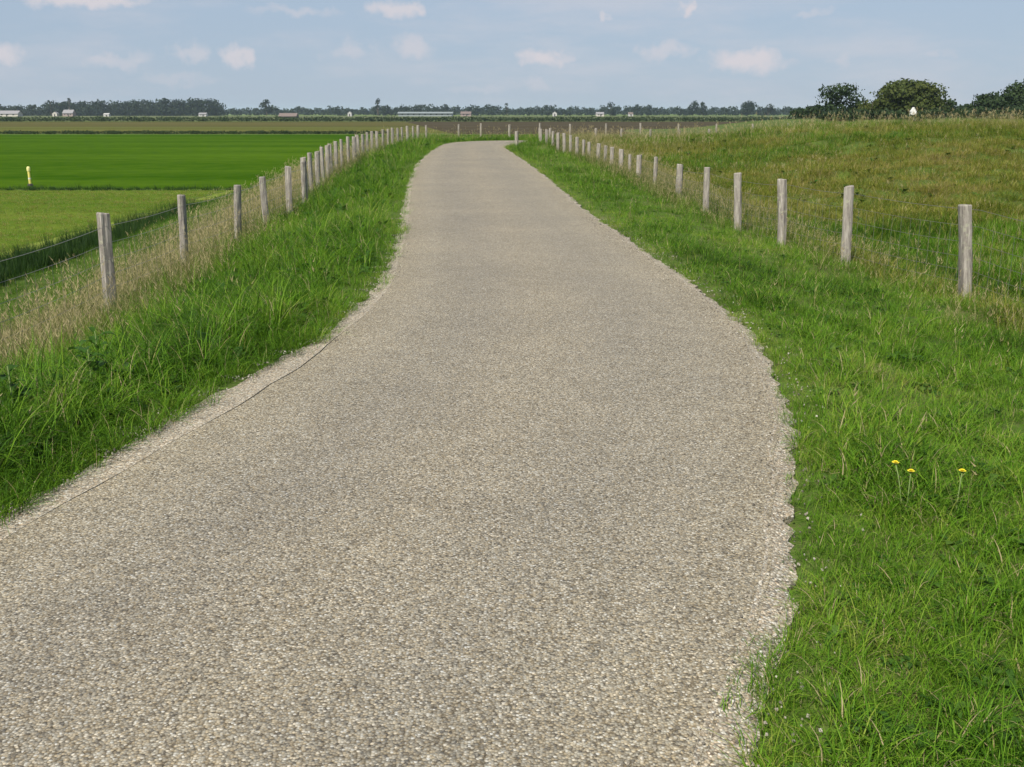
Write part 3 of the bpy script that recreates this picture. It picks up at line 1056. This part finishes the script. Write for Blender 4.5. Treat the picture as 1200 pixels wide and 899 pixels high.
def flower(loc, h, lean, seed, label):
    root = tag(empty("yellow_flower", loc), label, "flower", "yellow hawkbit flowers in the verge")
    r = random.Random(seed)
    vs, fs = [], []
    P = [(lean[0] * t * t, lean[1] * t * t, h * t) for t in (0, .25, .5, .75, 1)]
    tube(vs, fs, P, .0022, 5)
    mesh_obj("stem", vs, fs, M_STEM, root)
    vs, fs = [], []
    c = Vector(P[-1])
    for ring, (n, L, up) in enumerate(((12, .017, .25), (9, .012, .6), (7, .007, 1.0))):
        for i in range(n):
            a = 2 * math.pi * (i + .5 * ring) / n + r.uniform(-.1, .1)
            d = Vector((math.cos(a) * math.cos(up), math.sin(a) * math.cos(up), math.sin(up)))
            s = Vector((-math.sin(a), math.cos(a), 0)) * .0032
            i0 = len(vs)
            b = c + Vector((0, 0, .002 * ring))
            vs += [tuple(b - s * .5), tuple(b + s * .5), tuple(b + d * L * .8 + s), tuple(b + d * L), tuple(b + d * L * .8 - s)]
            fs.append((i0, i0 + 1, i0 + 2, i0 + 3, i0 + 4))
    mesh_obj("flower_head", vs, fs, M_PETAL, root)
    vs, fs = [], []
    for i in range(8):
        a = 2 * math.pi * i / 8
        i0 = len(vs)
        vs += [tuple(c + Vector((0, 0, -.014))), tuple(c + Vector((math.cos(a) * .007, math.sin(a) * .007, -.002))), tuple(c + Vector((math.cos(a + .7) * .007, math.sin(a + .7) * .007, -.002)))]
        fs.append((i0, i0 + 1, i0 + 2))
    mesh_obj("calyx", vs, fs, M_STEM, root)


def gz(x, y):
    return float(height([x], [y])[0])


for (x, y, h, ln, sd, lb) in [(1.63, 4.02, .20, (-.02, .05), 1, "yellow flower on a bent stem, upper of the pair in the right verge"),
                              (1.64, 3.98, .19, (.01, .02), 2, "yellow flower on a straight pale stem, lower of the pair in the right verge"),
                              (1.87, 4.03, .19, (.02, .03), 3, "single yellow flower standing apart to the right of the pair")]:
    flower((x, y, gz(x, y)), h, ln, sd, lb)

# ------------------------------------------------------------------ broad-leaved docks in the left verge
def dock_leaf(seed):
    r = random.Random(seed)
    vs, fs, tint = [], [], []
    L, W = .17, .036
    for k, (f, w) in enumerate(((0, .05), (.18, .12), (.3, .75), (.5, 1), (.75, .75), (.92, .3), (1, .03))):
        ang = 1.05 - f * 1.5
        x = L * (f * .75); z_ = L * (math.sin(1.05) * f - .65 * f * f)
        for sg in (-1, 0, 1):
            vs.append((x, sg * W * w, z_ + (.010 if sg else 0) * w + r.uniform(-.003, .003))); tint.append(.35 + .5 * r.random())
    for k in range(6):
        a = k * 3
        fs += [(a, a + 1, a + 4, a + 3), (a + 1, a + 2, a + 5, a + 4)]
    o = mesh_obj("leaf", vs, fs, M_LEAF, link=False, smooth=True)
    o.data.attributes.new("tint", 'FLOAT', 'POINT').data.foreach_set("value", tint)
    return o.data


DOCK = [dock_leaf(i) for i in range(4)]


def dock(x, y, n, h, label, seed):
    root = tag(empty("dock_plant", (x, y, gz(x, y))), label, "plant", "broad-leaved docks in the left verge")
    r = random.Random(seed)
    vs, fs = [], []
    tube(vs, fs, [(0, 0, 0), (.01, 0, h * .5), (.0, .012, h)], .005, 5)
    mesh_obj("stem", vs, fs, M_STEM, root)
    for i in range(n):
        o = bpy.data.objects.new("leaf", DOCK[i % 4])
        COL.objects.link(o)
        o.parent = root
        f = i / n
        o.location = (0, 0, .04 + f * (h - .04))
        o.rotation_euler = (r.uniform(-.2, .2), r.uniform(-.3, .25), i * 2.4 + r.uniform(-.3, .3))
        s = r.uniform(.75, 1.25) * (1.15 - .4 * f)
        o.scale = (s, s, s)


dock(-2.62, 5.15, 13, .34, "dark broad-leaved weed among the long grass beside the left road edge", 1)
dock(-2.45, 5.75, 11, .30, "paler leafy weed just behind the dark broad-leaved one in the left verge", 2)
dock(-2.75, 6.6, 10, .33, "smaller leafy weed further back in the long grass of the left verge", 3)

# ------------------------------------------------------------------ trees, woods and crops
def leaf_material(name, c1, c2, c3):
    m = Mat(name, .7, .2)
    a = m.node("ShaderNodeAttribute", attribute_name="tint")
    n = m.noise(m.pos(), .35, 3)
    f = m.math('ADD', m.math('MULTIPLY', a.outputs["Fac"], .7), m.math('MULTIPLY', n, .3))
    c = m.ramp(f, [(.1, c1), (.5, c2), (.95, c3)])
    m.color(c)
    m.translucent(c, .25)
    return m.m


M_TREE_D = leaf_material("dark_foliage", (.009, .020, .008), (.021, .040, .012), (.042, .066, .020))
M_TREE_F = leaf_material("far_foliage", (.008, .016, .010), (.018, .032, .018), (.034, .052, .026))
M_TREE_O = leaf_material("olive_foliage", (.019, .032, .006), (.046, .064, .011), (.085, .094, .021))
M_BARK = plain("bark", (.09, .07, .055), .9)


def blobs_mesh(name, blobs, leaf, per, mat, seed, fill=.55):
    """leaf-sized faces spread through a handful of overlapping lumps; blobs: (x, y, z, rx, ry, rz)."""
    g = np.random.default_rng(seed)
    V, F, T = [], [], []
    i0 = 0
    for b in blobs:
        n = max(12, int(per * (b[3] * b[4] + b[3] * b[5] + b[4] * b[5]) / (leaf * leaf) / 3))
        d = g.normal(size=(n, 3)); d /= np.linalg.norm(d, axis=1)[:, None]
        rad = np.where(g.random(n) < fill, g.uniform(.82, 1.06, n), g.uniform(.3, .9, n))
        rad *= 1 + .16 * np.sin(d[:, 0] * 5 + b[0]) * np.sin(d[:, 2] * 6 + b[2]) + .1 * np.sin(d[:, 1] * 9)
        c = np.array(b[:3]) + d * rad[:, None] * np.array(b[3:6])
        nrm = d + g.normal(size=(n, 3)) * .55; nrm /= np.linalg.norm(nrm, axis=1)[:, None]
        u = np.cross(nrm, g.normal(size=(n, 3))); u /= np.linalg.norm(u, axis=1)[:, None]
        w = np.cross(nrm, u)
        s = leaf * g.uniform(.5, 1.2, n)[:, None]
        q = np.stack([c - u * s, c - w * s * .6, c + u * s, c + w * s * .6], 1).reshape(-1, 3)
        V.append(q)
        F.append(np.arange(n * 4).reshape(n, 4) + i0); i0 += n * 4
        t = np.clip(g.normal(.45, .2) * .5 + g.uniform(0, .6, n), 0, 1)
        T.append(np.repeat(t, 4))
    V = np.vstack(V); F = np.vstack(F); T = np.concatenate(T)
    me = bpy.data.meshes.new(name)
    me.from_pydata(V.tolist(), [], F.tolist())
    me.materials.append(mat)
    me.attributes.new("tint", 'FLOAT', 'POINT').data.foreach_set("value", T.astype(np.float32))
    return me


def crown_blobs(w, h, base, n, seed, shape="round"):
    r = random.Random(seed)
    out = []
    for i in range(n):
        a = r.uniform(0, 6.28); f = r.random()
        z_ = base + (h - base) * (.15 + .75 * f)
        k = math.sqrt(max(.05, 1 - ((f - .38) / .68) ** 2)) if shape == "round" else (1 - f * .8)
        d = w * .5 * k * r.uniform(.35, .8)
        s = w * r.uniform(.16, .27)
        out.append((d * math.cos(a), d * math.sin(a), z_, s * 1.1, s * 1.1, min(s * .85, (h - base) * .3)))
    return out


def tree(loc, w, h, base, n, leaf, mat, seed, label, shape="round", per=1.6, fill=.55, group=None, name="tree"):
    root = tag(empty(name, loc), label, "tree", group)
    bl = crown_blobs(w, h, base, n, seed, shape)
    me = blobs_mesh("crown", bl, leaf, per, mat, seed, fill)
    c = bpy.data.objects.new("crown", me)
    COL.objects.link(c)
    c.parent = root
    vs, fs = [], []
    r = random.Random(seed)
    tr = max(.12, h * .022)
    P = [(0, 0, -.3), (.05, .02, base * .6), (r.uniform(-.2, .2), r.uniform(-.2, .2), base + (h - base) * .45), (r.uniform(-.3, .3), r.uniform(-.3, .3), h * .85)]
    for k in range(len(P) - 1):
        tube(vs, fs, [P[k], P[k + 1]], tr * (1 - k * .3), 7)
    for b in bl[:min(8, len(bl))]:
        tube(vs, fs, [P[1] if b[2] < h * .6 else P[2], ((P[1][0] + b[0]) * .5, (P[1][1] + b[1]) * .5, b[2] * .75), b[:3]], tr * .35, 5)
    mesh_obj("trunk", vs, fs, M_BARK, root)
    return root


def on(x, y):
    return gz(x, y)


def big(px, Y, w, htop, base, n, mat, seed, label, **kw):
    x = (px - 600) / 1200 * Y * .9666
    z0 = on(x, Y)
    return tree((x, Y, z0), w, htop - z0, base, n, .34, mat, seed, label, **kw)


# the big trees round the farm behind the rise, right-hand side
big(984, 195, 9.0, 6.0, 1.2, 15, M_TREE_D, 3, "dark open-crowned tree behind the rise, left of the rounded olive tree", per=3.2, fill=.5)
big(1022, 200, 7.5, 4.0, .6, 14, M_TREE_O, 4, "low olive bush filling the gap between the open dark tree and the rounded tree", per=6)
big(1062, 202, 13.5, 6.5, .5, 34, M_TREE_O, 5, "broad rounded olive-green tree behind the white hut", per=6.5)
big(1107, 206, 4.5, 4.0, .4, 10, M_TREE_D, 6, "small dark tree at the right foot of the rounded olive tree", per=5)
big(1140, 212, 8.5, 3.0, .4, 14, M_TREE_D, 7, "low dark tree sloping up towards the tall trees at the right edge", per=5)
big(1164, 206, 8.5, 4.7, .5, 18, M_TREE_D, 8, "middle dark tree of the group at the right edge", per=6)
big(1200, 200, 11, 6.3, .5, 26, M_TREE_D, 9, "tallest dark tree, cut by the right edge of the view", per=6.5)
big(1120, 240, 7, 2.2, .3, 10, M_TREE_D, 10, "low scrubby tree in the dip between the two groups of farm trees", per=5)
big(950, 215, 8, 2.6, .3, 12, M_TREE_D, 12, "low dark shrub left of the open-crowned tree", per=5)

for _p, _Y, _w, _h, _s, _l in ((1071, 183, 4.5, 1.0, 31, "low dark shrub hiding the foot of the white hut"), (1040, 190, 6, 1.9, 32, "low dark shrub left of the white hut"),
                               (1094, 190, 6, 2.0, 33, "low dark shrub right of the white hut"), (985, 188, 7, 1.7, 34, "low dark shrub under the open-crowned tree"),
                               (1010, 190, 6, 1.8, 35, "low dark shrub between the open-crowned tree and the olive bush"), (1150, 196, 8, 2.2, 36, "low dark shrub under the middle tree at the right edge"),
                               (1185, 192, 9, 2.4, 37, "low dark shrub under the tallest tree at the right edge")):
    big(_p, _Y, _w, _h, .05, 12, M_TREE_D, _s, _l, per=6, name="shrub")


def building(name, label, px, Y, w, d, wall_h, roof_h, wall_mat, roof_mat, rz=0.0, z0=None, gable_front=False, windows=0, door=True, chim=False, cat="house"):
    x = (px - 600) / 1200 * Y * .9666
    root = tag(empty(name, (x, Y, FIELD_Z if z0 is None else z0), rz), label, cat, "buildings out on the plain")
    hw, hd = w / 2, d / 2
    vs = [(-hw, -hd, -.3), (hw, -hd, -.3), (hw, hd, -.3), (-hw, hd, -.3), (-hw, -hd, wall_h), (hw, -hd, wall_h), (hw, hd, wall_h), (-hw, hd, wall_h)]
    if gable_front:
        vs += [(0, -hd, wall_h + roof_h), (0, hd, wall_h + roof_h)]
        fs = [(0, 1, 5, 8, 4), (1, 2, 6, 5), (2, 3, 7, 9, 6), (3, 0, 4, 7)]
        rv = [(-hw * 1.08, -hd * 1.05, wall_h - .02 * w), (0, -hd * 1.05, wall_h + roof_h + .06), (hw * 1.08, -hd * 1.05, wall_h - .02 * w)]
        rv += [(p[0], hd * 1.05, p[2]) for p in rv]
    else:
        vs += [(-hw, 0, wall_h + roof_h), (hw, 0, wall_h + roof_h)]
        fs = [(0, 1, 5, 4), (1, 2, 6, 9, 5), (2, 3, 7, 6), (3, 0, 4, 8, 7)]
        rv = [(-hw * 1.03, -hd * 1.12, wall_h - .03 * w * .2), (-hw * 1.03, 0, wall_h + roof_h + .06), (-hw * 1.03, hd * 1.12, wall_h - .03 * w * .2)]
        rv += [(hw * 1.03, p[1], p[2]) for p in rv]
    mesh_obj("wall", vs, fs, wall_mat, root)
    rv2 = rv + [(p[0], p[1], p[2] + .12) for p in rv]
    rf = [(0, 1, 4, 3), (1, 2, 5, 4), (6, 9, 10, 7), (7, 10, 11, 8), (0, 3, 9, 6), (2, 8, 11, 5), (0, 6, 7, 1), (1, 7, 8, 2), (3, 4, 10, 9), (4, 5, 11, 10)]
    roof = mesh_obj("roof", rv2, rf, roof_mat, root)
    if chim:
        bx = [(a, b, c) for c in (wall_h + roof_h * .5, wall_h + roof_h + 1.0) for a, b in ((-.4, -.4), (.4, -.4), (.4, .4), (-.4, .4))]
        mesh_obj("chimney", bx, [(0, 1, 5, 4), (1, 2, 6, 5), (2, 3, 7, 6), (3, 0, 4, 7), (4, 5, 6, 7)], roof_mat, roof)
    for i in range(windows):
        cx = -hw + w * (i + .75) / (windows + .5)
        ww, wh, zz = min(w / (windows + 1) * .45, 1.6), wall_h * .36, wall_h * .62
        q = [(cx + a * ww / 2, -hd - .05, zz + b * wh / 2) for a, b in ((-1, -1), (1, -1), (1, 1), (-1, 1))]
        q += [(a, -hd + .05, c) for a, b, c in q]
        mesh_obj("window", q, [(0, 1, 2, 3), (0, 4, 5, 1), (1, 5, 6, 2), (2, 6, 7, 3), (3, 7, 4, 0)], M_WIN, root)
    if door:
        cx = hw * .15 if not gable_front else 0
        dw, dh = min(1.1, w * .3), min(2.1, wall_h * .8)
        q = [(cx - dw / 2, -hd - .06, 0), (cx + dw / 2, -hd - .06, 0), (cx + dw / 2, -hd - .06, dh), (cx - dw / 2, -hd - .06, dh)]
        q += [(a, -hd + .05, c) for a, b, c in q]
        mesh_obj("door", q, [(0, 1, 2, 3), (0, 4, 5, 1), (1, 5, 6, 2), (2, 6, 7, 3), (3, 7, 4, 0)], M_DK, root)
    return root


M_WIN = plain("dark_window_glass", (.03, .035, .04), .2, .5)
M_CREAM = plain("cream_render", (.42, .39, .34), .85)
M_FWHT = plain("dulled_whitewash", (.38, .37, .35), .8)
M_PINK = plain("faded_brick", (.26, .20, .18), .85)
M_ROOFR = plain("clay_tile_roof", (.15, .115, .10), .85)
M_ROOFG = plain("grey_sheet_roof", (.22, .21, .21), .7)
M_GLASSH = plain("whitewashed_greenhouse_glass", (.20, .225, .22), .6, .2)

hx = (1070 - 600) / 1200 * 186 * .9666
building("white_hut", "small white gabled hut in front of the rounded olive tree", 1070, 186, .85, .8, 1.5, .65, M_WHT, M_WHT, z0=.05, gable_front=True, cat="hut", door=False)
building("greenhouse", "long low whitewashed greenhouse on the horizon left of the road's end", 499, 990, 50, 18, 2.9, 1.0, M_GLASSH, M_GLASSH, cat="greenhouse", windows=9, door=False)
building("farmhouse", "pinkish gabled house in front of the left wood", 81, 985, 9.5, 8, 2.8, 3.0, M_PINK, M_ROOFG, windows=3, chim=True)
building("cottage", "tiny white cottage left of the pinkish gabled house", 65, 980, 4.2, 5, 2.6, 1.4, M_CREAM, M_ROOFG, gable_front=True, windows=1)
building("barn", "long pale barn at the left edge of the horizon", 8, 970, 24, 10, 2.4, 2.6, M_CREAM, M_ROOFG, windows=4, cat="barn")
building("shed", "low white shed at the field edge before the left wood", 125, 960, 5, 4, 1.8, .9, M_FWHT, M_FWHT, windows=1, cat="shed")
building("cottage", "white house at the right-hand end of the left wood", 238, 970, 7, 6, 2.0, 1.2, M_FWHT, M_ROOFG, windows=2)
building("barn", "dark barn with a pinkish roof standing out in front of the treeline", 338, 720, 12, 8, 1.1, 2.0, M_DK, M_ROOFR, windows=2, cat="barn")
building("cottage", "single white house in the treeline left of the greenhouse", 410, 985, 3.6, 5, 2.8, 1.5, M_FWHT, M_ROOFG, gable_front=True, windows=1)
building("cottage", "white house above the start of the right-hand fence", 650, 1000, 4, 5, 2.8, 1.4, M_FWHT, M_ROOFG, gable_front=True, windows=1)
building("cottage", "wide white house, middle of the three right of the road", 703, 1000, 7.5, 6, 2.2, 1.5, M_CREAM, M_ROOFG, windows=2)
building("cottage", "small white house, rightmost of the three right of the road", 739, 1005, 4.5, 5, 2.2, 1.3, M_FWHT, M_ROOFR, windows=1)
building("farmhouse", "brick farmhouse in the trees just right of the greenhouse", 546, 1010, 10, 8, 2.2, 2.0, M_PINK, M_ROOFR, windows=2, chim=True)


def far_wood(name, spans, Y0, Y1, leaf, mat, seed, step=(7, 12)):
    """spans: (x pixel from, to, height low, height high in m)."""
    g = random.Random(seed)
    bl = []
    for x0, x1, h0, h1 in spans:
        x = x0
        while x < x1:
            Y = g.uniform(Y0, Y1)
            h = g.uniform(h0, h1); w = min(h, 14) * g.uniform(.7, 1.0)
            X = (x - 600) / 1200 * Y * .9666
            for _ in range(4):
                a = g.uniform(0, 6.28)
                bl.append((X + .34 * w * math.cos(a), Y + .34 * w * math.sin(a), FIELD_Z + h * g.uniform(.35, .78), w * .34, w * .34, h * .24))
            bl.append((X, Y - .2 * w, FIELD_Z + h * .26, w * .6, w * .45, h * .30))
            bl.append((X + .45 * w, Y - .1 * w, FIELD_Z + h * .2, w * .5, w * .4, h * .24))
            x += g.uniform(*step)
    me = blobs_mesh(name, bl, leaf, 6.0, mat, seed, .75)
    o = bpy.data.objects.new(name, me)
    COL.objects.link(o)
    return kind(o, "stuff")


far_wood("wood", [(-60, 55, 10, 12), (55, 105, 13, 16), (105, 190, 15, 17.5), (190, 262, 17, 18.5)], 1080, 1180, 1.4, M_TREE_F, 61, (2.5, 5))
far_wood("treeline", [(270, 440, 6, 13), (440, 535, 10, 15), (535, 640, 7, 13), (640, 760, 8, 14), (760, 870, 6, 11), (870, 960, 8, 12), (960, 1260, 8, 13)], 1150, 1450, 1.5, M_TREE_F, 62, (5, 9))
far_wood("treeline", [(-40, 1250, 8, 14)], 1900, 2300, 2.2, M_TREE_F, 63, (3, 5))


def lone(px, Y, w, h, n, seed, label, shape="round"):
    return tree(((px - 600) / 1200 * Y * .9666, Y, FIELD_Z), w, h, .8, n, .9, M_TREE_F, seed, label, shape, 8.0, .7, "single trees of the far treeline")


lone(312, 1040, 13, 15.5, 12, 71, "tall single tree with a peaked top right of the left wood")
lone(60, 1030, 8, 15.5, 8, 72, "round-headed tree standing above the tiny white cottage")
lone(82, 1060, 6, 19, 7, 73, "narrow tall tree rising behind the pinkish gabled house", "cone")
lone(443, 1030, 7, 17, 8, 74, "pointed conifer in the treeline left of the greenhouse", "cone")
lone(812, 1060, 13, 14.5, 10, 75, "broad tree clump above the far end of the dark ploughed field")
lone(824, 1050, 11, 13, 9, 76, "rounder right-hand tree of the clump above the ploughed field")
lone(876, 1050, 16, 13.5, 12, 77, "wide flat-topped tree where the treeline meets the grassy rise")
lone(900, 1060, 12, 10, 9, 80, "lower round tree right of the wide flat-topped one")
lone(594, 1060, 6, 15, 7, 78, "small peaked tree above the left end of the road's bend", "cone")
lone(716, 1080, 13, 13.5, 9, 79, "rounded tree above the wide white house right of the road")


def hedge(name, x0, x1, y, depth, h, leaf, mat, seed, step):
    g = random.Random(seed)
    bl = []
    x = x0
    while x < x1:
        bl.append((x, y + g.uniform(-.5, .5) * depth, FIELD_Z + h * .45, step * .8, depth * .6, h * g.uniform(.45, .58)))
        x += step
    me = blobs_mesh(name, bl, leaf, 4.0, mat, seed, .7)
    o = bpy.data.objects.new(name, me)
    COL.objects.link(o)
    return kind(o, "stuff")


M_CROP = leaf_material("maize_leaf", (.010, .022, .006), (.022, .040, .010), (.04, .06, .016))
hedge("maize_crop", -330, 260, 466, 9, 2.1, .45, M_CROP, 81, 5)
hedge("low_crop_strip", -190, -24, 202, 3.5, .62, .16, M_CROP, 82, 1.6)

# ------------------------------------------------------------------ the air between here and the horizon
hz = mesh_obj("haze", [(a, b, c) for c in (-3.8, 26) for a, b in ((-6900, -120), (6900, -120), (6900, 7900), (-6900, 7900))],
              [(3, 2, 1, 0), (4, 5, 6, 7), (0, 1, 5, 4), (1, 2, 6, 5), (2, 3, 7, 6), (3, 0, 4, 7)])
kind(hz, "stuff")
hm = bpy.data.materials.new("haze_air")
hm.use_nodes = True
for n_ in list(hm.node_tree.nodes):
    if n_.type != 'OUTPUT_MATERIAL':
        hm.node_tree.nodes.remove(n_)
pv = hm.node_tree.nodes.new("ShaderNodeVolumePrincipled")
pv.inputs["Color"].default_value = (.72, .86, 1.0, 1)
pv.inputs["Density"].default_value = .00010
pv.inputs["Anisotropy"].default_value = .2
hm.node_tree.links.new(pv.outputs[0], [n_ for n_ in hm.node_tree.nodes if n_.type == 'OUTPUT_MATERIAL'][0].inputs["Volume"])
hz.data.materials.append(hm)
